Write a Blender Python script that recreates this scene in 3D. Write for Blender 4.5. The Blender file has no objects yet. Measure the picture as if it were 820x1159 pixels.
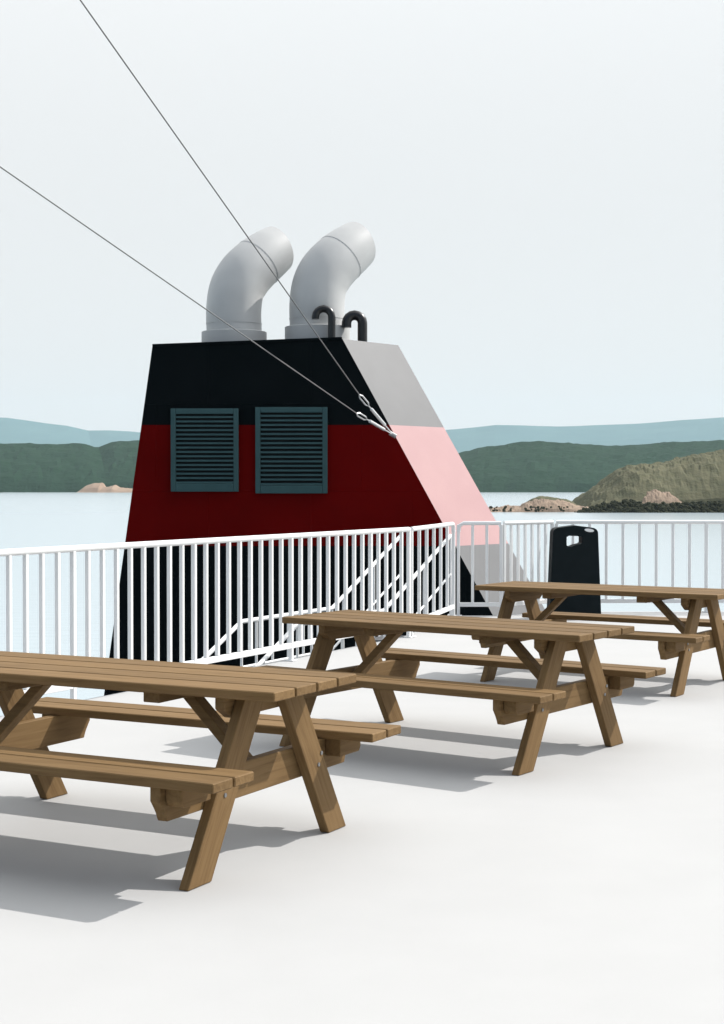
import bpy, bmesh, math, random
from math import sin, cos, pi, radians, exp
from mathutils import Vector, Matrix, noise
random.seed(7)
SC = bpy.context.scene
COL = SC.collection
F, HOR, EYE = 1744.7, 549.5, 1.5315      # focal length in photo pixels, horizon row, eye height

# ------------------------------------------------------------------ camera
cam_d = bpy.data.cameras.new('camera'); cam = bpy.data.objects.new('camera', cam_d); COL.objects.link(cam)
cam_d.sensor_fit = 'HORIZONTAL'; cam_d.sensor_width = 36; cam_d.lens = F/820*36
cam_d.clip_start = .05; cam_d.clip_end = 60000
cam.location = (0, 0, EYE); cam.rotation_euler = (pi/2-.0172, 0, 0)
SC.camera = cam
# ------------------------------------------------------------------ world and sun
SUN_AZ, SUN_EL = radians(24), radians(44)      # azimuth from +X towards +Y
w = bpy.data.worlds.new('World'); SC.world = w; w.use_nodes = True
nt = w.node_tree; nt.nodes.clear()
out = nt.nodes.new('ShaderNodeOutputWorld'); bg = nt.nodes.new('ShaderNodeBackground')
sky = nt.nodes.new('ShaderNodeTexSky'); sky.sky_type = 'NISHITA'; sky.sun_disc = False
sky.sun_elevation = SUN_EL; sky.sun_rotation = pi/2-SUN_AZ; sky.dust_density = 2.0; sky.air_density = 1.0; sky.ozone_density = 1.0
tc = nt.nodes.new('ShaderNodeTexCoord'); sx = nt.nodes.new('ShaderNodeSeparateXYZ')
nt.links.new(tc.outputs['Generated'], sx.inputs[0])
ramp = nt.nodes.new('ShaderNodeMapRange'); ramp.interpolation_type = 'SMOOTHSTEP'
ramp.inputs['From Min'].default_value = .25; ramp.inputs['From Max'].default_value = .95
ramp.inputs['To Min'].default_value = .96; ramp.inputs['To Max'].default_value = .88
nt.links.new(sx.outputs['Z'], ramp.inputs['Value'])
# pale veil, thinned behind the camera to darken the shaded table faces
dh = nt.nodes.new('ShaderNodeVectorMath'); dh.operation = 'DOT_PRODUCT'; dh.inputs[1].default_value = (.25, .80, .55)
nt.links.new(tc.outputs['Generated'], dh.inputs[0])
r2 = nt.nodes.new('ShaderNodeMapRange'); r2.interpolation_type = 'SMOOTHSTEP'
r2.inputs['From Min'].default_value = -.45; r2.inputs['From Max'].default_value = .45
r2.inputs['To Min'].default_value = .12; r2.inputs['To Max'].default_value = 1
nt.links.new(dh.outputs['Value'], r2.inputs['Value'])
ml = nt.nodes.new('ShaderNodeMath'); ml.operation = 'MULTIPLY'
nt.links.new(ramp.outputs['Result'], ml.inputs[0]); nt.links.new(r2.outputs['Result'], ml.inputs[1])
# glow added round the sun, out of view, to fill the deck shade
ds = nt.nodes.new('ShaderNodeVectorMath'); ds.operation = 'DOT_PRODUCT'
ds.inputs[1].default_value = (cos(SUN_AZ)*cos(SUN_EL), sin(SUN_AZ)*cos(SUN_EL), sin(SUN_EL))
nt.links.new(tc.outputs['Generated'], ds.inputs[0])
r3 = nt.nodes.new('ShaderNodeMapRange'); r3.interpolation_type = 'SMOOTHSTEP'
r3.inputs['From Min'].default_value = .62; r3.inputs['From Max'].default_value = 1
r3.inputs['To Min'].default_value = 1; r3.inputs['To Max'].default_value = 2.0
nt.links.new(ds.outputs['Value'], r3.inputs['Value'])
vc = nt.nodes.new('ShaderNodeVectorMath'); vc.operation = 'SCALE'; vc.inputs[0].default_value = (6.55, 6.65, 6.65)
r4 = nt.nodes.new('ShaderNodeMapRange'); r4.interpolation_type = 'SMOOTHSTEP'       # unseen sky overhead brightened to lift the shadow fill
r4.inputs['From Min'].default_value = .15; r4.inputs['From Max'].default_value = .75
r4.inputs['To Min'].default_value = 1; r4.inputs['To Max'].default_value = 1.6
nt.links.new(sx.outputs['Z'], r4.inputs['Value'])
m4 = nt.nodes.new('ShaderNodeMath'); m4.operation = 'MULTIPLY'
nt.links.new(r3.outputs['Result'], m4.inputs[0]); nt.links.new(r4.outputs['Result'], m4.inputs[1])
nt.links.new(m4.outputs[0], vc.inputs['Scale'])
mx = nt.nodes.new('ShaderNodeMix'); mx.data_type = 'RGBA'
nt.links.new(ml.outputs[0], mx.inputs['Factor'])
nt.links.new(sky.outputs[0], mx.inputs['A'])
nt.links.new(vc.outputs[0], mx.inputs['B'])
nt.links.new(mx.outputs['Result'], bg.inputs['Color']); bg.inputs['Strength'].default_value = .1
nt.links.new(bg.outputs[0], out.inputs[0])
sd = bpy.data.lights.new('sun', 'SUN'); sd.energy = 3.9; sd.angle = radians(.5); sd.color = (1, .965, .92)
sun = bpy.data.objects.new('sun', sd); COL.objects.link(sun)
sdir = Vector((cos(SUN_AZ)*cos(SUN_EL), sin(SUN_AZ)*cos(SUN_EL), sin(SUN_EL)))
sun.rotation_euler = sdir.to_track_quat('Z', 'Y').to_euler(); sun.location = (10, 5, 20)
SC.view_settings.view_transform = 'Standard'; SC.view_settings.look = 'None'
SC.view_settings.exposure = .40; SC.view_settings.gamma = 1; SC.view_settings.use_curve_mapping = False
SC.cycles.max_bounces = 8; SC.cycles.volume_bounces = 0; SC.cycles.use_denoising = True

# ------------------------------------------------------------------ helpers
def W(px, py, Y): return Vector(((px-410)/F*Y, Y, EYE-(py-HOR)/F*Y))
def tag(o, label=None, cat=None, group=None, kind=None):
    if label: o['label'] = label
    if cat: o['category'] = cat
    if group: o['group'] = group
    if kind: o['kind'] = kind
    return o
def empty(name, loc=(0, 0, 0), rz=0):
    o = bpy.data.objects.new(name, None); COL.objects.link(o); o.location = loc; o.rotation_euler = (0, 0, rz)
    o.empty_display_size = .1; return o
def obj(name, bm, mats, parent=None, smooth=False, off=None):
    bmesh.ops.recalc_face_normals(bm, faces=bm.faces)
    me = bpy.data.meshes.new(name); bm.to_mesh(me); bm.free()
    for m in (mats if isinstance(mats, (list, tuple)) else [mats]): me.materials.append(m)
    if smooth:
        for p in me.polygons: p.use_smooth = True
        me.set_sharp_from_angle(angle=radians(38))
    o = bpy.data.objects.new(name, me); COL.objects.link(o)
    if parent is not None: o.parent = parent
    return o
def hexa(bm, pts, bevel=0, mi=0):
    """pts: 4 bottom then 4 top (same order)"""
    v = [bm.verts.new(p) for p in pts]
    fs = [bm.faces.new([v[i] for i in q]) for q in ((3,2,1,0),(4,5,6,7),(0,1,5,4),(1,2,6,5),(2,3,7,6),(3,0,4,7))]
    for f in fs: f.material_index = mi
    if bevel:
        es = list({e for f in fs for e in f.edges})
        bmesh.ops.bevel(bm, geom=es, offset=bevel, segments=1, affect='EDGES', profile=.5)
def box(bm, x0, x1, y0, y1, z0, z1, bevel=0, mi=0):
    hexa(bm, [(x0,y0,z0),(x1,y0,z0),(x1,y1,z0),(x0,y1,z0),(x0,y0,z1),(x1,y0,z1),(x1,y1,z1),(x0,y1,z1)], bevel, mi)
def prism(bm, poly, axis, a, b, bevel=0):
    """poly 2D extruded along axis between a and b. axis 'x': poly is (y,z); 'y': (x,z); 'z': (x,y)"""
    def P(p, t): return {'x': (t, p[0], p[1]), 'y': (p[0], t, p[1]), 'z': (p[0], p[1], t)}[axis]
    A = [bm.verts.new(P(p, a)) for p in poly]; B = [bm.verts.new(P(p, b)) for p in poly]
    n = len(poly); fs = [bm.faces.new(A), bm.faces.new(B)]
    for i in range(n): fs.append(bm.faces.new((A[i], A[(i+1) % n], B[(i+1) % n], B[i])))
    if bevel:
        es = list({e for f in fs for e in f.edges})
        bmesh.ops.bevel(bm, geom=es, offset=bevel, segments=1, affect='EDGES', profile=.5)
def bar(bm, a, b, wx, wz, bevel=0):
    """rectangular bar from a to b: wx sideways, wz up"""
    a = Vector(a); b = Vector(b); d = (b-a).normalized()
    up = Vector((0, 0, 1)) if abs(d.z) < .98 else Vector((0, 1, 0))
    s = d.cross(up).normalized(); u = s.cross(d).normalized()
    q = lambda p: [p-s*wx/2-u*wz/2, p+s*wx/2-u*wz/2, p+s*wx/2+u*wz/2, p-s*wx/2+u*wz/2]
    hexa(bm, q(a)+q(b), bevel)
def sweep(bm, pts, rad, n=16, caps=True, norms=None):
    pts = [Vector(p) for p in pts]; rings = []
    prev = None
    for i, p in enumerate(pts):
        r = rad[i] if isinstance(rad, (list, tuple)) else rad
        if norms and norms[i] is not None: d = Vector(norms[i]).normalized()
        else: d = (pts[min(i+1, len(pts)-1)]-pts[max(i-1, 0)]).normalized()
        if prev is None:
            s = d.orthogonal().normalized()
        else:
            s = (prev-d*prev.dot(d)).normalized()
        prev = s; t = d.cross(s)
        rings.append([bm.verts.new(p+s*r*cos(2*pi*k/n)+t*r*sin(2*pi*k/n)) for k in range(n)])
    for a, b in zip(rings, rings[1:]):
        for k in range(n): bm.faces.new((a[k], a[(k+1) % n], b[(k+1) % n], b[k]))
    if caps: bm.faces.new(rings[0]); bm.faces.new(rings[-1])
    return rings
def arcpts(pts, steps=6):
    """smooth Catmull-Rom through pts"""
    P = [Vector(p) for p in pts]; P = [2*P[0]-P[1]]+P+[2*P[-1]-P[-2]]; o = []
    for i in range(1, len(P)-2):
        for k in range(steps):
            t = k/steps
            o.append(.5*((2*P[i])+(-P[i-1]+P[i+1])*t+(2*P[i-1]-5*P[i]+4*P[i+1]-P[i+2])*t*t+(-P[i-1]+3*P[i]-3*P[i+1]+P[i+2])*t**3))
    o.append(P[-2]); return o

# ------------------------------------------------------------------ materials
def new_mat(name, col, rough=.6, metal=0, spec=.5):
    m = bpy.data.materials.new(name); m.use_nodes = True; b = m.node_tree.nodes['Principled BSDF']
    b.inputs['Base Color'].default_value = (*col, 1); b.inputs['Roughness'].default_value = rough
    b.inputs['Metallic'].default_value = metal; b.inputs['Specular IOR Level'].default_value = spec
    return m
def N(m, t, **k):
    n = m.node_tree.nodes.new(t)
    for a, v in k.items(): setattr(n, a, v)
    return n
def L(m, a, b): m.node_tree.links.new(a, b)
def mottled(name, c1, c2, scale=3, detail=6, rough=.6, metal=0, spec=.5, bump=0, bscale=40, stretch=(1, 1, 1), lo=.35, hi=.65, bdist=.01):
    """two tones of the same paint mixed by noise, plus fine bump"""
    m = new_mat(name, c1, rough, metal, spec); b = m.node_tree.nodes['Principled BSDF']
    tc = N(m, 'ShaderNodeTexCoord'); mp = N(m, 'ShaderNodeMapping'); mp.inputs['Scale'].default_value = stretch
    L(m, tc.outputs['Object'], mp.inputs[0])
    n = N(m, 'ShaderNodeTexNoise'); n.inputs['Scale'].default_value = scale; n.inputs['Detail'].default_value = detail
    L(m, mp.outputs[0], n.inputs['Vector'])
    r = N(m, 'ShaderNodeMapRange'); r.inputs['From Min'].default_value = lo; r.inputs['From Max'].default_value = hi
    L(m, n.outputs['Fac'], r.inputs['Value'])
    x = N(m, 'ShaderNodeMix', data_type='RGBA'); x.inputs['A'].default_value = (*c1, 1); x.inputs['B'].default_value = (*c2, 1)
    L(m, r.outputs['Result'], x.inputs['Factor']); L(m, x.outputs['Result'], b.inputs['Base Color'])
    if bump:
        n2 = N(m, 'ShaderNodeTexNoise'); n2.inputs['Scale'].default_value = bscale; n2.inputs['Detail'].default_value = 3
        L(m, mp.outputs[0], n2.inputs['Vector'])
        bp = N(m, 'ShaderNodeBump'); bp.inputs['Strength'].default_value = bump; bp.inputs['Distance'].default_value = bdist
        L(m, n2.outputs['Fac'], bp.inputs['Height']); L(m, bp.outputs[0], b.inputs['Normal'])
    return m
def seams(m, bw, bh, strength=.4, dist=.004, vertical=True, width=.006):
    nt = m.node_tree; b = nt.nodes['Principled BSDF']
    tc = N(m, 'ShaderNodeTexCoord'); sp = N(m, 'ShaderNodeSeparateXYZ'); cb = N(m, 'ShaderNodeCombineXYZ'); L(m, tc.outputs['Object'], sp.inputs[0])
    L(m, sp.outputs['X'], cb.inputs['X']); L(m, sp.outputs['Z' if vertical else 'Y'], cb.inputs['Y'])
    br = N(m, 'ShaderNodeTexBrick'); br.inputs['Scale'].default_value = 1; br.inputs['Brick Width'].default_value = bw; br.inputs['Row Height'].default_value = bh
    br.inputs['Mortar Size'].default_value = width; br.inputs['Mortar Smooth'].default_value = .8; br.offset = .5
    L(m, cb.outputs[0], br.inputs['Vector'])
    bp = N(m, 'ShaderNodeBump'); bp.inputs['Strength'].default_value = strength; bp.inputs['Distance'].default_value = dist
    L(m, br.outputs['Fac'], bp.inputs['Height'])
    old = b.inputs['Normal'].links
    if old: L(m, old[0].from_socket, bp.inputs['Normal'])
    L(m, bp.outputs[0], b.inputs['Normal']); return m
def wood_mat(name='weathered_wood', rot=(0, 0, 0)):
    m = new_mat(name, (.2, .13, .066), .7, 0, .15); b = m.node_tree.nodes['Principled BSDF']
    tc = N(m, 'ShaderNodeTexCoord'); geo = N(m, 'ShaderNodeNewGeometry')
    off = N(m, 'ShaderNodeVectorMath', operation='SCALE'); off.inputs[0].default_value = (7, 3, 5)
    L(m, geo.outputs['Random Per Island'], off.inputs['Scale'])
    add = N(m, 'ShaderNodeVectorMath', operation='ADD'); rt = N(m, 'ShaderNodeMapping'); rt.inputs['Rotation'].default_value = rot; L(m, tc.outputs['Object'], rt.inputs[0]); L(m, rt.outputs[0], add.inputs[0]); L(m, off.outputs[0], add.inputs[1])
    mp = N(m, 'ShaderNodeMapping'); mp.inputs['Scale'].default_value = (1.0, 16, 16); L(m, add.outputs[0], mp.inputs[0])
    n = N(m, 'ShaderNodeTexNoise'); n.inputs['Scale'].default_value = 3; n.inputs['Detail'].default_value = 8; n.inputs['Distortion'].default_value = .8
    L(m, mp.outputs[0], n.inputs['Vector'])
    cr = N(m, 'ShaderNodeValToRGB'); L(m, n.outputs['Fac'], cr.inputs[0])
    e = cr.color_ramp.elements; e[0].position = .28; e[0].color = (.118, .068, .0255, 1); e[1].position = .72; e[1].color = (.185, .113, .047, 1)
    k = cr.color_ramp.elements.new(.5); k.color = (.158, .094, .037, 1)
    v = N(m, 'ShaderNodeMapRange'); v.inputs['To Min'].default_value = .88; v.inputs['To Max'].default_value = 1.1
    L(m, geo.outputs['Random Per Island'], v.inputs['Value'])
    ml = N(m, 'ShaderNodeVectorMath', operation='SCALE'); L(m, cr.outputs[0], ml.inputs[0]); L(m, v.outputs[0], ml.inputs['Scale'])
    oi = N(m, 'ShaderNodeObjectInfo'); hs = N(m, 'ShaderNodeHueSaturation'); v2 = N(m, 'ShaderNodeMapRange')
    v2.inputs['To Min'].default_value = .90; v2.inputs['To Max'].default_value = 1.08; L(m, oi.outputs['Random'], v2.inputs['Value'])
    L(m, v2.outputs[0], hs.inputs['Value']); L(m, ml.outputs[0], hs.inputs['Color']); hs.inputs['Saturation'].default_value = .97
    L(m, hs.outputs[0], b.inputs['Base Color'])
    bp = N(m, 'ShaderNodeBump'); bp.inputs['Strength'].default_value = .35; bp.inputs['Distance'].default_value = .003
    L(m, n.outputs['Fac'], bp.inputs['Height']); L(m, bp.outputs[0], b.inputs['Normal'])
    return m
M = {}
M['wood'] = wood_mat(); M['wood_beam'] = wood_mat('beam_wood', (0, 0, -pi/2))
M['wood_leg'] = {s: wood_mat('leg_wood', (radians(-30.7*s), pi/2, 0)) for s in (-1, 1)}
M['deck'] = mottled('deck_paint', (.385, .384, .381), (.396, .395, .392), 2.2, 8, .75, 0, .2, .25, 260, bdist=.0015)
M['white'] = mottled('white_rail_paint', (.74, .74, .735), (.71, .71, .705), 2, 5, .4, 0, .4, .05, 60)
M['black'] = mottled('funnel_black', (0.0023, 0.0045, 0.0055), (0.0039, 0.0062, 0.0074), 1.2, 6, .75, 0, .05, .06, 12)
M['red'] = mottled('funnel_red', (0.0972, 0.0004, 0.0003), (0.1136, 0.0007, 0.0006), 1.2, 6, .75, 0, .05, .06, 12)
M['grey'] = mottled('glare_and_tread_grey', (0.1373, 0.1373, 0.1391), (0.1500, 0.1500, 0.1519), 1.5, 6, .5, 0, .3, .06, 12)  # funnel black with sun glare painted into the colour; also stair treads
M['pink'] = mottled('sun_glare_pink', (0.3971, 0.2281, 0.2281), (0.4224, 0.2492, 0.2450), 1.5, 6, .5, 0, .3, .06, 12)  # the red band with sun glare painted into its colour
M['teal'] = mottled('louver_teal', (0.0257, 0.0686, 0.0741), (0.0296, 0.0764, 0.0819), 6, 5, .5, 0, .3)
M['dark'] = new_mat('louver_shade', (.006, .010, .012), .7, 0, .2)  # near-black standing in for the shade between louver slats
M['steel'] = mottled('exhaust_steel', (0.4317, 0.4317, 0.4264), (0.4728, 0.4728, 0.4645), 2.0, 6, .5, .0, .4, .05, 9)
M['gloss_black'] = new_mat('black_enamel', (.006, .006, .007), .28, 0, .5)
M['binp'] = mottled('bin_plastic', (.004, .008, .0095), (.006, .010, .012), 8, 5, .55, 0, .1)
M['wire'] = new_mat('wire_steel', (.16, .16, .16), .5, .3)
M['galv'] = new_mat('galvanised', (.6, .6, .6), .35, .5)

for k_ in ('black', 'red'): seams(M[k_], 1.6, 1.35, .6, .006, True, .014)
# ------------------------------------------------------------------ setting: sea, hills
SEA = -12.0
HC = EYE-SEA
def sea_mat():
    m = new_mat('sea_water', (.35, .41, .44), .2, 0, .5); b = m.node_tree.nodes['Principled BSDF']
    b.inputs['IOR'].default_value = 1.33
    tc = N(m, 'ShaderNodeTexCoord')
    mp = N(m, 'ShaderNodeMapping'); mp.inputs['Scale'].default_value = (.35, 1, 1); L(m, tc.outputs['Object'], mp.inputs[0])
    n = N(m, 'ShaderNodeTexNoise'); n.inputs['Scale'].default_value = .5; n.inputs['Detail'].default_value = 5
    L(m, mp.outputs[0], n.inputs['Vector'])
    bp = N(m, 'ShaderNodeBump'); bp.inputs['Strength'].default_value = .4; bp.inputs['Distance'].default_value = .14
    L(m, n.outputs['Fac'], bp.inputs['Height']); L(m, bp.outputs[0], b.inputs['Normal'])
    return m
bm = bmesh.new(); box(bm, -11500, 11500, -400, 15500, SEA-.5, SEA); tag(obj('sea', bm, sea_mat()), kind='structure')

def interp(tab, x):
    if x <= tab[0][0]: return tab[0][1]
    for (a, b), (c, d) in zip(tab, tab[1:]):
        if x <= c:
            t = (x-a)/(c-a); t = t*t*(3-2*t) if False else t
            return b+(d-b)*t
    return tab[-1][1]
def ridge(name, prof, D0, Wd, mat, nx, ny, rough, x0=-2600, x1=3400, nscale=60., slope=.75):
    """terrain seen from the sea: shore at distance D0, crest at D0+Wd (heights from the crest profile), falling away behind"""
    bm = bmesh.new(); rows = []
    for j in range(ny+1):
        t = j/ny*1.5                                   # 1 at crest
        row = []
        for i in range(nx+1):
            px = x0+(x1-x0)*i/nx
            Dc = D0+Wd
            hc = max((HOR-interp(prof, px))/F*Dc+HC, 2)
            s = t**slope if t <= 1 else max(0, 1-(t-1)*2)
            D = D0+Wd*t; X = (px-410)/F*(D0+Wd)*(.85+.15*t) ; 
            sc = noise.noise(Vector((X/nscale, D/nscale, 3.1)))+.5*noise.noise(Vector((X/nscale*2.7, D/nscale*2.7, 9.1)))+.55*noise.noise(Vector((X/nscale*7, D/nscale*7, 2.1)))
            z = SEA-3+(hc+3)*s + rough*sc*min(1, 3*s)*(1 if t < .9 else .6)
            row.append(bm.verts.new((X, D+rough*2*noise.noise(Vector((X/nscale, 5, D/nscale))), z)))
        rows.append(row)
    for a, b in zip(rows, rows[1:]):
        for i in range(nx): bm.faces.new((a[i], a[i+1], b[i+1], b[i]))
    return tag(obj(name, bm, mat, smooth=False), kind='structure')
forest = mottled('forest_cover', (0.0086, 0.0294, 0.0139), (0.0116, 0.0356, 0.0166), .02, 6, .95, 0, .05, .5, .08, bdist=6)
farhill = mottled('hazed_far_hill', (0.0823, 0.1544, 0.1647), (0.0927, 0.1699, 0.1751), .004, 5, .95, 0, .05)  # blue of the distant air partly painted into the hill colour
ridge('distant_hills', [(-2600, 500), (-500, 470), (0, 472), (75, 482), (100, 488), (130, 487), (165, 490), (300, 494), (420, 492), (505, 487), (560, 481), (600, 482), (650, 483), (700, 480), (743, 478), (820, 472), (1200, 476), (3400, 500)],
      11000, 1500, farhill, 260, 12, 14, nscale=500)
g = [(-2600, 505), (-300, 495), (0, 500), (75, 501), (95, 500), (104, 504), (112, 505), (125, 499), (150, 497), (165, 497), (200, 503), (300, 512), (420, 520), (490, 518), (517, 513), (545, 505), (575, 501), (610, 497), (634, 499), (660, 501), (690, 503), (743, 500), (820, 496), (1200, 502), (3400, 510)]
ridge('forested_hills', g, 3050, 420, forest, 900, 22, 4.5, x0=-1800, x1=2600, nscale=34, slope=.62)

# rocky headland, left shore
rock = mottled('shore_rock', (0.2808, 0.2106, 0.1560), (0.1872, 0.1404, 0.1053), .25, 7, .9, 0, .1, .6, 1.2, bdist=.4, lo=.4, hi=.7)
rock_far = mottled('far_shore_rock', (0.2808, 0.2028, 0.1482), (0.2418, 0.1716, 0.1248), .03, 6, .9, 0, .1)
def mound(name, prof, D, depth, mat, nx, ny, rough, nscale, base_py, kind='structure', dark=None):
    """a low island or headland: height profile along its length, rounded across its depth"""
    bm = bmesh.new(); rows = []
    xa, xb = prof[0][0], prof[-1][0]
    for j in range(ny+1):
        t = j/ny; row = []
        for i in range(nx+1):
            px = xa+(xb-xa)*i/nx
            hc = (HOR-interp(prof, px))/F*D+HC
            s = max(0, sin(pi*t))**.6
            X = (px-410)/F*D; Y = D+depth*(t-.5)
            sc = noise.noise(Vector((X/nscale, Y/nscale, 1.7)))+.6*noise.noise(Vector((X/nscale*2.3, Y/nscale*2.3, 4.4)))+.4*noise.noise(Vector((X/nscale*5.3, Y/nscale*5.3, 8.4)))
            z = SEA-1.0+(hc+1.0)*s+rough*sc*s
            row.append(bm.verts.new((X, Y, z)))
        rows.append(row)
    for a, b in zip(rows, rows[1:]):
        for i in range(nx): bm.faces.new((a[i], a[i+1], b[i+1], b[i]))
    return tag(obj(name, bm, mat), kind=kind)
mound('rocky_headland', [(88, 559), (92, 556), (99, 549), (108, 546.5), (116, 546.5), (118, 551), (124, 551), (131, 548.5), (136, 552), (150, 553), (165, 554), (185, 559)], 3030, 120, rock_far, 90, 10, 1.0, 14, 557)
# right: scrub covered hill on the point, rocks before it
scrub = mottled('dry_scrub_cover', (0.1170, 0.1108, 0.0686), (0.0897, 0.0897, 0.0546), .12, 7, .95, 0, .05, .6, .5, bdist=.8)
mound('scrub_hill', [(648, 580), (658, 567), (670, 556), (682, 547), (695, 536), (706, 529), (716, 527), (726, 526), (743, 525), (780, 516), (820, 509), (900, 504), (1050, 505), (1300, 530), (1500, 580)], 860, 150, scrub, 340, 30, 1.6, 6.5, 578)
mound('rocky_spit', [(545, 578), (556, 574.5), (566, 573.5), (575, 572.5), (588, 573), (596, 569), (606, 566), (616, 565), (632, 566), (645, 569), (655, 572), (668, 575), (690, 577), (712, 576), (720, 567), (727, 559), (743, 554), (757, 557), (775, 566), (800, 575), (830, 580)], 800, 34, rock, 420, 16, .9, 3.2, 578)
mound('scrub_knoll', [(587, 576), (595, 569), (603, 564), (612, 561), (622, 562), (632, 564), (642, 565.5), (652, 570), (660, 577)], 820, 30, scrub, 80, 12, .5, 4, 574)

# dark low bushes along the point: nobody could count them
def bush_mass():
    bm = bmesh.new(); rnd = random.Random(3)
    top = [(655, 577), (670, 573), (685, 568), (697, 567), (708, 563.5), (714, 563.5), (724, 568), (743, 569), (820, 566), (900, 565)]
    def clump(c, r):
        mat = Matrix.Translation(c) @ Matrix.Rotation(rnd.random()*6, 4, 'Z') @ Matrix.Diagonal((r*rnd.uniform(.9, 1.5), r, r*rnd.uniform(.7, 1.1), 1))
        res = bmesh.ops.create_icosphere(bm, subdivisions=2, radius=1, matrix=mat)
        for v in res['verts']:
            d = (v.co-c); v.co = c+d*(1+.55*noise.noise(v.co*1.7/r))
    for k in range(620):
        px = rnd.uniform(656, 880); yt = interp(top, px)
        py = rnd.uniform(yt+1.5, 581.2)
        Y = 767+(581-py)*.5
        c = W(px, py, Y); clump(c, rnd.uniform(.5, 1.35))
    for k in range(70):
        px = rnd.choice([598, 604, 609, 613, 575, 560, 569, 622, 637, 553, 646])+rnd.uniform(-4, 4)
        py = rnd.uniform(573.5, 578.5); clump(W(px, py, 779+rnd.uniform(0, 4)), rnd.uniform(.3, .7))
    return bm
mound('shore_bank', [(650, 580), (662, 577), (680, 572), (700, 569.5), (708, 566), (714, 566), (724, 570), (743, 570), (820, 569), (900, 573), (940, 580)], 777, 16, mottled('bank_cover', (.026, .027, .016), (.04, .039, .024), .3, 6, .95, 0, .05, .6, 2, bdist=.3), 200, 10, .5, 3, 578)
tag(obj('dark_scrub', bush_mass(), mottled('dark_scrub_leaves', (.026, .028, .016), (.042, .043, .024), 1.2, 6, .95, 0, .05, .6, 3, bdist=.2)),
    'dark low scrub growing along the rocky point at the waterline', 'scrub', kind='stuff')

# ------------------------------------------------------------------ ship: decks, hull
A0 = Vector((-1.84, 11.1)); AD = Vector((2.6, 4.95)).normalized(); AN = Vector((-AD.y, AD.x))   # AN points outboard
C1 = Vector((.47, 15.5)); B1 = Vector((1.055, 17.75)); C0 = Vector((1.13, 18.05)); C2 = Vector((1.63, 18.05)); E2 = Vector((2.30, 18.62)); D2 = Vector((9.0, 18.62))
Aneg = A0-AD*9
e = .07
poly = [Aneg+AN*e, C1+AN*e+Vector((0, .03)), B1+Vector((-e, 0)), C0+Vector((-e-.02, e)), C2+Vector((-.01, e)), E2+Vector((-.02, e)), Vector((11, 18.62+e)), Vector((11, -9)), Vector((-9.5, -9)), Vector((-9.5, Aneg.y+1))]
bm = bmesh.new(); prism(bm, [tuple(p) for p in poly], 'z', -.30, 0)
tag(obj('upper_deck', bm, M['deck']), kind='structure')
bm = bmesh.new()
prism(bm, [(-3.1, 9.5), (0.1, 15.75), (.7, 17.9), (2.2, 18.4), (2.2, 27), (10.5, 27), (10.5, -8), (-8, -8), (-8, 0)], 'z', -2.75, -2.6)
tag(obj('lower_deck', bm, M['deck']), kind='structure')
bm = bmesh.new()
prism(bm, [(-9.4+.4, Aneg.y+1.3), (Aneg.x+.3, Aneg.y), (.35, 15.3), (.95, 17.6), (1.2, 17.95), (10.8, 18.4), (10.8, -8.8), (-9, -8.8)], 'z', -2.6, -.3)
tag(obj('deckhouse', bm, M['white']), 'white deckhouse wall supporting the open picnic deck', 'deckhouse')
bm = bmesh.new(); box(bm, -2.9, 10.6, 9.6, 27.5, -13, -2.75); box(bm, -8, 10.6, -9, 9.6, -13, -2.75)
tag(obj('hull', bm, M['black']), 'dark ship hull under the decks above the sea', 'hull')

# ------------------------------------------------------------------ funnel
fun = empty('ship_funnel', (0, 24.5, -2.6)); FO = Vector((0, 24.5, -2.6))
tag(fun, 'tapering black and dark red ship funnel with two curved exhausts and two louvers', 'funnel')
def Lf(v): return Vector(v)-FO
zt_l = 3.70; zt = 3.81; zb = -2.6; z1 = 2.474; z2 = .589
def FLx(z): return (173-.1415*((HOR+(EYE-z)*F/24)-392)-410)/F*24
def FRx(z): return (388+.545*((HOR+(EYE-z)*F/24)-384)-410)/F*24
def SRx(z): return (451+.557*((HOR+(EYE-z)*F/25.06)-391)-410)/F*25.06
def ring(z, zl=None):
    zl = z if zl is None else zl
    return [(FLx(zl), 24, zl), (FRx(z), 24, z), (SRx(z), 25.06, z), (SRx(z)-.35, 27.1, z), (FLx(zl)+.45, 27.1, zl)]
bm = bmesh.new(); levels = [ring(zb), ring(z2), ring(z1), ring(zt, zt_l)]
V = [[bm.verts.new(Lf(p)) for p in r] for r in levels]
for k in range(3):
    for i in range(5):
        if i == 1: continue
        f = bm.faces.new((V[k][i], V[k][(i+1) % 5], V[k+1][(i+1) % 5], V[k+1][i])); f.material_index = 1 if k == 1 else 0
bm.faces.new(V[3])
obj('casing', bm, [M['black'], M['red']], fun)
bm = bmesh.new(); V = [[bm.verts.new(Lf(r[1])), bm.verts.new(Lf(r[2]))] for r in levels]  # lit side face; paler colours stand in for sun glare on the bands
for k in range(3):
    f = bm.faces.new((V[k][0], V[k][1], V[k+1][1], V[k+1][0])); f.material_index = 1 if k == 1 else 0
sp = obj('sunlit_side', bm, [M['grey'], M['pink']], fun); tag(sp, 'sunlit funnel side, sun glare painted as pale grey and a pink band')
# rim along the top and weld seams on the front
bm = bmesh.new()
top = ring(zt+.012, zt_l+.012)
for i in (0,): bar(bm, Lf(top[i]), Lf(top[(i+1) % 5]), .05, .035)
obj('top_rim', bm, M['black'], fun)

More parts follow.
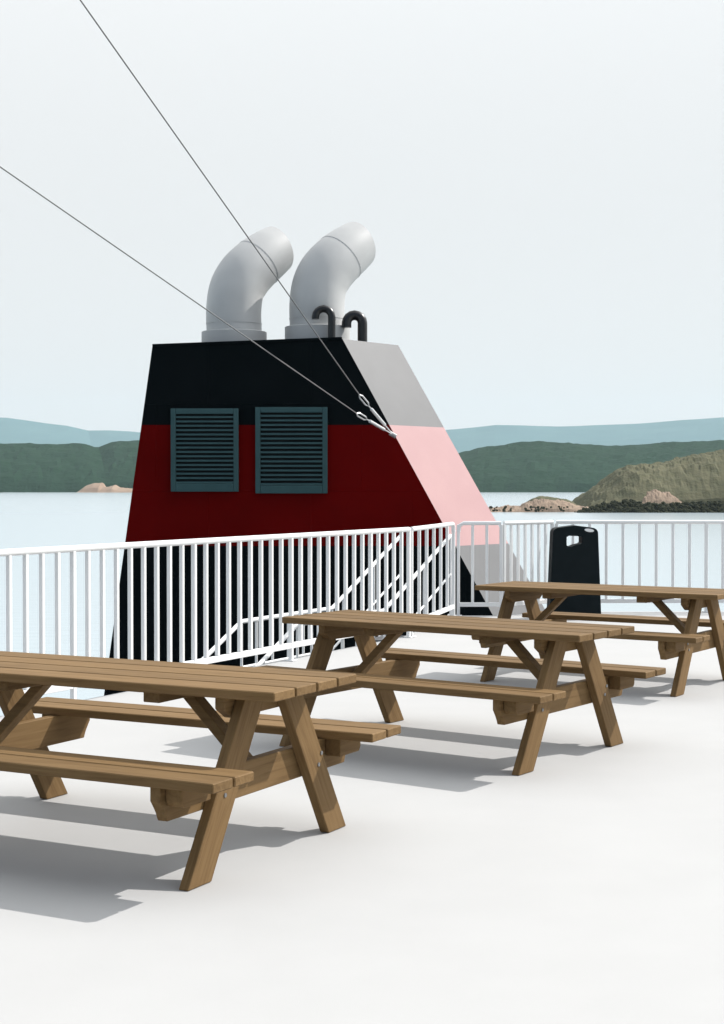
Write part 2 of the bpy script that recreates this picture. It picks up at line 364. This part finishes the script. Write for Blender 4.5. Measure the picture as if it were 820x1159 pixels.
def louver(px0, px1, py0, py1):
    a = W(px0, py1, 24); b = W(px1, py0, 24); x0, x1, lo, hi = a.x, b.x, a.z, b.z
    t = .185; y0 = -.5-.07; yb = -.5-.004
    fr = bmesh.new()
    def fb(xa, xb, za, zc): box(fr, xa, xb, y0, yb, za-FO.z, zc-FO.z, .006)
    sw, st, sb = .078, .085, .125
    fb(x0, x0+sw, lo, hi); fb(x1-sw, x1, lo, hi); fb(x0+sw+.001, x1-sw-.001, hi-st, hi); fb(x0+sw+.001, x1-sw-.001, lo, lo+sb)
    o = obj('louver', fr, M['teal'], fun)
    bk = bmesh.new(); box(bk, x0+sw-.01, x1-sw+.01, yb-.012, yb-.002, lo+sb-.01-FO.z, hi-st+.01-FO.z); obj('shade_backing', bk, M['dark'], o)  # flat dark sheet painted as the shade behind the slats
    n = 16; s = bmesh.new(); H = hi-st-lo-sb
    for k in range(n):
        zc = lo+sb+H*(k+.5)/n-FO.z
        ya, yc = y0+.008, y0+.036; xa, xb = x0+sw+.002, x1-sw-.002
        hexa(s, [(xa, ya, zc-.030), (xb, ya, zc-.030), (xb, yc, zc-.020), (xa, yc, zc-.020), (xa, ya, zc-.003), (xb, ya, zc-.003), (xb, yc, zc+.004), (xa, yc, zc+.004)])
    obj('slats', s, M['teal'], o)
louver(194, 270.5, 462.5, 556.5); louver(289.5, 371, 461, 558.5)

def cowl(dx, dy, Y=24.95, sc=1.0):
    k = Y/F; r = 31.2*k
    P = lambda px, py, dY=0: Lf(W(px+dx, py+dy, Y)+Vector((0, dY, 0)))
    pts = [P(265.5, 392), P(265.5, 376), P(265, 352, .01), P(267.5, 331, .04), P(275, 314, .12), P(286, 300, .24), P(299, 287, .40), P(311.5, 276.5, .56)]
    nr = [(0, 0, 1), (0, 0, 1), (.03, 0, 1), (.2, .1, 1), (.52, .25, .82), (.62, .36, .70), (.62, .48, .60), (.66, .60, .42)]
    rr = [r, r, r, r*1.0, r*1.0, r*.98, r*.94, r*.87]
    # densify
    PP = arcpts(pts, 5); NN = arcpts(nr, 5); RR = [v.x for v in arcpts([(a, 0, 0) for a in rr], 5)]
    bm = bmesh.new(); rings = sweep(bm, PP, RR, 40, caps=False, norms=NN)
    # open mouth: rolled lip and dark inside wall
    d = NN[-1].normalized(); c = PP[-1]; prev = rings[-1]
    for (f, back) in ((.95, .0), (.93, .06), (.88, .14)):
        new = [bm.verts.new(c+(v.co-c)*f-d*back) if back == 0 else bm.verts.new(c+(v.co-c)*f-d*back) for v in rings[-1]]
        for q in range(40): bm.faces.new((prev[q], prev[(q+1) % 40], new[(q+1) % 40], new[q]))
        prev = new
    bm.faces.new(prev)
    o = obj('exhaust_pipe', bm, M['steel'], fun, smooth=True)
    bm = bmesh.new(); sweep(bm, [P(265.5, 392), P(265.5, 376.6), P(265.5, 376)], [r*1.18, r*1.18, r*1.15], 40); obj('collar', bm, M['steel'], o, smooth=True)
    for i in (7, 27):                                   # welded joint bands
        bm = bmesh.new(); sweep(bm, [PP[i]-NN[i].normalized()*.008, PP[i]+NN[i].normalized()*.008], RR[i]*1.012, 40, norms=[NN[i], NN[i]]); obj('joint_band', bm, M['steel'], o, smooth=True)
cowl(0, 0); cowl(94, -5.5)
def gooseneck(cx, base, topc, R, r, drop, Y=24.35):
    k = Y/F; P = lambda px, py: Lf(W(px, py, Y))
    pts = [P(cx, base+6), P(cx, topc+8), P(cx, topc)]
    for a in range(1, 9): pts.append(P(cx-R+R*cos(pi*a/8), topc-R*sin(pi*a/8)))
    pts.append(P(cx-2*R, topc+drop))
    bm = bmesh.new(); sweep(bm, pts, r*k, 20); obj('vent_pipe', bm, M['gloss_black'], fun, smooth=True)
gooseneck(375.8, 386, 359, 9.2, 4.3, 2.5); gooseneck(410.5, 388, 366, 9.0, 5.6, 5, 24.6)

# ------------------------------------------------------------------ stays
def stay(p_join, far_px, label, bodyc):
    att = W(445, 492, 23.93); j = W(*p_join, 23.2)
    farp = j+(W(*far_px, 15)-j)*2.2
    t = empty('stay_wire', att); tag(t, label, 'wire', 'stays running up from the funnel edge'); q = lambda v: Vector(v)-att
    bm = bmesh.new(); sweep(bm, [q(j), q(farp)], [.0085, .0065], 8); obj('cable', bm, M['wire'], t)
    d = (att-j); a = j+d*.12; b = j+d*.45
    bm = bmesh.new(); s = d.normalized().cross(Vector((0, 1, 0))).normalized()*.026
    loop = [q(j), q(j+d*.05+s), q(j+d*.22+s), q(j+d*.28), q(j+d*.22-s), q(j+d*.05-s), q(j)]
    sweep(bm, loop, .012, 8); obj('thimble', bm, M['galv'], t, smooth=True)
    bm = bmesh.new(); sweep(bm, [q(j+d*.28), q(j+d*.34), q(j+d*.35), q(j+d*.75), q(j+d*.76), q(j+d*.96)], [.010, .010, .026, .026, .011, .011], 10); obj('turnbuckle', bm, M['galv'], t, smooth=True)
    bm = bmesh.new(); sweep(bm, [q(att+Vector((.05, .0, -.03))), q(att+Vector((-.05, -.0, .03)))], .035, 10); obj('shackle', bm, M['galv'], t, smooth=True)
stay((407, 447), (78, -18), 'thin steel stay rising steeply to the top edge, the steeper of two', 0)
stay((404, 468), (-75, 137), 'thin steel stay sloping gently left past the exhaust pipes, the lower of two', 0)

# ------------------------------------------------------------------ railings
def railing(label, pts, spacing, top=1.09, low=.135, group='white railings around the picnic deck', bw=.032, loc=None, round_ends=(True, True), post_every=9, tr=.024):
    P0 = Vector((*pts[0], 0)); t = empty('railing', P0); tag(t, label, 'railing', group)
    q = lambda p, z: Vector((p[0], p[1], z))-P0
    bm = bmesh.new(); path = [q(p, top) for p in pts]
    if round_ends:
        d0 = (path[1]-path[0]).normalized(); d1 = (path[-1]-path[-2]).normalized()
        mid = path[1:-1]
        hd = [path[0]-Vector((0, 0, .10)), path[0]-Vector((0, 0, .03))+d0*.012, path[0]+d0*.06] if round_ends[0] else [path[0]]
        tl = [path[-1]-d1*.06, path[-1]-Vector((0, 0, .03))-d1*.012, path[-1]-Vector((0, 0, .10))] if round_ends[1] else [path[-1]]
        path = hd+mid+tl
    sweep(bm, path, tr, 14); obj('top_rail', bm, M['white'], t, smooth=True)
    bm = bmesh.new()
    for a, b in zip(pts, pts[1:]):
        bar(bm, q(a, low), q(b, low), .03, .05, .004)
    obj('bottom_rail', bm, M['white'], t)
    for a, b in zip(pts, pts[1:]):
        a = Vector(a); b = Vector(b); Ln = (b-a).length; n = max(1, round(Ln/spacing)); d = (b-a)/n
        me = None; mp = None
        for i in range(n+1):
            post = (i == 0 or i == n or i % post_every == 0)
            p = a+d*i; src = mp if post else me
            if src is None:
                bm = bmesh.new(); u = Vector((d.x, d.y, 0)).normalized(); v = Vector((-u.y, u.x, 0)); h = bw/2 if not post else bw*.56
                z0, z1_ = ((0.002, top-.015) if post else (low+.025, top-.015))
                c = [u*sx*h+v*sy*h for sx, sy in ((-1, -1), (1, -1), (1, 1), (-1, 1))]
                hexa(bm, [x+Vector((0, 0, z0)) for x in c]+[x+Vector((0, 0, z1_)) for x in c], .004)
                if post: hexa(bm, [x*2.4+Vector((0, 0, .001)) for x in c]+[x*2.4+Vector((0, 0, .011)) for x in c], .002)
                o = obj('post' if post else 'baluster', bm, M['white'], t)
                if post: mp = o
                else: me = o
            else:
                o = src.copy(); COL.objects.link(o); o.parent = t
            o.location = Vector((p.x, p.y, 0))-P0
    return t
railing('long white railing running from the left in front of the funnel base', [tuple(A0-AD*3.4), tuple(C1)], .168, round_ends=(True, False))
railing('short receding white railing at the inner corner beside the stairs', [tuple(C1+AD*.06), tuple(B1)], .40, round_ends=(False, True))
railing('short white railing section facing the viewer right of the stair opening', [tuple(C0), tuple(C2)], .165, round_ends=(True, False))
railing('slanting white railing section between the funnel and the dark litter bin', [(C2.x+.04, C2.y+.03), tuple(E2)], .125, round_ends=(False, False))
railing('long white railing behind the dark litter bin on the right', [(E2.x+.05, E2.y), tuple(D2)], .2, round_ends=(False, True))

# outside stairs beyond the long railing: handrails, stringers, treads
st = empty('outside_staircase', (.47, 18.2, -.73)); SO = Vector((.47, 18.2, -.73))
tag(st, 'white metal staircase with sloping handrails descending outside the left railing', 'staircase')
H1 = [Vector(v) for v in ((.47, 18.2, .95), (-.325, 16.69, .20), (-1.18, 15.06, .20), (-1.82, 13.84, -.42))]
offv = Vector((.56, -.30, 0))
for s in (0, 1):
    P = [p+offv*s-SO for p in H1]
    bm = bmesh.new(); sweep(bm, P, .022, 12); obj('handrail', bm, M['white'], st, smooth=True)
    bm = bmesh.new(); sweep(bm, [p-Vector((0, 0, .45)) for p in P], .014, 10); obj('mid_rail', bm, M['white'], st, smooth=True)
    bm = bmesh.new()
    for a, b in zip(P, P[1:]): bar(bm, a-Vector((0, 0, 1.0)), b-Vector((0, 0, 1.0)), .02, .2)
    obj('stringer', bm, M['white'], st)
    tot = [0, .42, .85, 1, 1.17, 1.34, 1.51, 1.68, 1.85, 2, 2.45, 2.9, 3]
    for q in tot:
        i = min(int(q), 2); p = P[i].lerp(P[i+1], q-i)
        bm = bmesh.new(); sweep(bm, [p-Vector((0, 0, 1.0)), p], .013, 8); obj('baluster', bm, M['white'], st, smooth=True)
for seg, n in ((0, 4), (1, 1), (2, 4)):
    a, b = H1[seg]-SO, H1[seg+1]-SO
    for k in range(n):
        p = a.lerp(b, k/n)-Vector((0, 0, .98)); q = a.lerp(b, (k+1)/n)-Vector((0, 0, .98)); q.z = p.z-.02; o_ = offv*.97
        bm = bmesh.new(); hexa(bm, [p, q, q+o_, p+o_]+[v+Vector((0, 0, .025)) for v in (p, q, q+o_, p+o_)])
        obj('landing' if n == 1 else 'tread', bm, M['grey'], st)

# ------------------------------------------------------------------ picnic tables
TW, SO_, SW, H, HS, LEN, OV = .3425, .775, .285, .7285, .4487, 2.02, .205
def leg_poly(s):
    # outer foot, inner foot, inner top, outer top  in (v,z)
    return [(s*.632, 0), (s*.470, 0), (s*.058, .690), (s*.215, .690)]
def make_table():
    t = empty('picnic_table')
    bm = bmesh.new(); bwid = (2*TW-3*.012)/4
    for k in range(4):
        v0 = -TW+k*(bwid+.012); box(bm, -LEN, 0, v0, v0+bwid, H-.038, H, .004)
    obj('tabletop', bm, M['wood'], t)
    for s in (-1, 1):
        bm = bmesh.new(); b2 = (SW-.012)/2
        for k in range(2):
            v0 = SO_-SW+k*(b2+.012); v1 = v0+b2
            a, b = (v0, v1) if s > 0 else (-v1, -v0)
            box(bm, -LEN, 0, a, b, HS-.038, HS, .004)
        obj('seat', bm, M['wood'], t)
    for end in (0, 1):
        # outer face of the frame at u = -OV (end 0) or -LEN+OV
        U = (lambda x: -OV-x) if end == 0 else (lambda x: -LEN+OV+x)
        for s in (-1, 1):
            bm = bmesh.new(); prism(bm, leg_poly(s), 'x', U(0), U(.045), .003); obj('leg', bm, M['wood_leg'][s], t)
        # beam carrying the seats, with stepped ends
        zlo, zhi = .272, HS-.0395
        half = [(.700, zlo), (.712, .300), (.716, .318), (.735, .340), (.748, .352), (.748, zhi)]
        pl = half+[(-a, b) for a, b in reversed(half)]
        bm = bmesh.new(); prism(bm, pl, 'x', U(.0465), U(.092), .003); obj('seat_beam', bm, M['wood_beam'], t)
        for s in (-1, 1):
            bm = bmesh.new(); pl = [(s*.52, .330), (s*.700, .330), (s*.715, .350), (s*.715, zhi), (s*.52, zhi)]
            prism(bm, pl, 'x', U(-.03), U(.045), .003); obj('seat_block', bm, M['wood_beam'], t)
        bm = bmesh.new(); pl = [(-.235, .598), (.235, .598), (.305, .64), (.305, H-.0395), (-.305, H-.0395), (-.305, .64)]
        prism(bm, pl, 'x', U(.0465), U(.092), .003); obj('top_beam', bm, M['wood_beam'], t)
        bm = bmesh.new(); bar(bm, (U(.115), 0, .36), (U(.42), 0, H-.075), .07, .045, .003); obj('brace', bm, M['wood'], t)
        bm = bmesh.new(); box(bm, min(U(.37), U(.45)), max(U(.37), U(.45)), -.29, .29, H-.085, H-.0395, .003); obj('batten', bm, M['wood_beam'], t)
        for s in (-1, 1):                               # carriage bolts through leg and beam
            for (v, z) in ((.40, .365), (.375, .318)):
                bm = bmesh.new(); sweep(bm, [(U(-.004), s*v, z), (U(.001), s*v, z)], .009, 10); obj('bolt', bm, M['wire'], t)
    return t
def copy_tree(o, parent=None):
    c = o.copy(); COL.objects.link(c); c.parent = parent
    for ch in list(o.children): copy_tree(ch, c)
    return c
TABS = [(-.181, 6.2445, -.4809, 'nearest wooden picnic table, cut by the left edge, in the foreground'),
        (1.3578, 8.4893, -.6149, 'middle wooden picnic table whose whole tabletop is in view'),
        (2.785, 11.5379, -.5746, 'farthest wooden picnic table, in front of the dark litter bin')]
proto = make_table()
for i, (x, y, a, lab) in enumerate(TABS):
    o = proto if i == 0 else copy_tree(proto)
    o.location = (x, y, .002); o.rotation_euler = (0, 0, a)
    tag(o, lab, 'picnic table', 'wooden picnic tables on the ship deck')

# ------------------------------------------------------------------ litter bin
BY = 17.75; bt = empty('litter_bin', (W(650, 0, BY).x, BY, 0)); tag(bt, 'tall black litter bin with a handle opening standing before the right railing', 'litter bin')
k = BY/F
def silhouette():
    hb, ht = 29.2*k, 25.3*k; Z = EYE-(594.5-HOR)*k
    o = [(-hb, .0), (hb, .0), (ht, Z-.085)]
    for a in range(1, 9): th = pi/2*a/8; o.append((ht-.07+.07*cos(th), Z-.085+.06*sin(th)))
    o.append((0, Z))
    for a in range(8, 0, -1): th = pi/2*a/8; o.append((-(ht-.07+.07*cos(th)), Z-.085+.06*sin(th)))
    o.append((-ht, Z-.085)); return o
hole = [((px-650)*k, EYE-(py-HOR)*k) for px, py in ((642.5, 606), (656, 606.5), (657.5, 608), (657.5, 614), (655.5, 615.5), (650, 616.5), (645.5, 618.5), (641.5, 618), (640, 616.5), (640, 607.5))]
bm = bmesh.new()
def loop(p, y): return [bm.verts.new((a, y, b)) for a, b in p]
so = silhouette(); fr = {}
for y in (-.15, .15):
    A = loop(so, y); B = loop(hole, y); es = []
    for Q in (A, B): es += [bm.edges.new((Q[i], Q[(i+1) % len(Q)])) for i in range(len(Q))]
    bmesh.ops.triangle_fill(bm, use_beauty=True, use_dissolve=True, edges=es); fr[y] = (A, B)
for idx in (0, 1):
    A, B = fr[-.15][idx], fr[.15][idx]
    for i in range(len(A)): bm.faces.new((A[i], A[(i+1) % len(A)], B[(i+1) % len(A)], B[i]))
obj('body', bm, M['binp'], bt)
bm = bmesh.new(); c = ((665.3-650)*k, EYE-(599.8-HOR)*k)
pl = [(c[0]+5.3*k*cos(2*pi*i/20), c[1]+1.9*k*sin(2*pi*i/20)-.12*5.3*k*cos(2*pi*i/20)) for i in range(20)]  # outline of a flat white oval on the bin front
prism(bm, pl, 'y', -.156, -.148); tag(obj('white_oval', bm, M['white'], bt), 'small white oval near the top')
bm = bmesh.new(); box(bm, -28*k, 28*k, -.162, -.1515, .02, .07, .002); obj('kick_plate', bm, M['binp'], bt)

# ------------------------------------------------------------------ haze over the water
bm = bmesh.new(); box(bm, -12500, 12500, -900, 16500, SEA-2, 900)
hz = bpy.data.materials.new('haze_air'); hz.use_nodes = True; n_ = hz.node_tree; n_.nodes.clear()
ho = n_.nodes.new('ShaderNodeOutputMaterial'); pv = n_.nodes.new('ShaderNodeVolumePrincipled')
pv.inputs['Color'].default_value = (.72, .90, 1, 1); pv.inputs['Density'].default_value = 3.2e-5; pv.inputs['Anisotropy'].default_value = .1
n_.links.new(pv.outputs[0], ho.inputs['Volume'])
tag(obj('haze', bm, hz), 'thin pale sea haze fading the far hills', 'haze', kind='stuff')
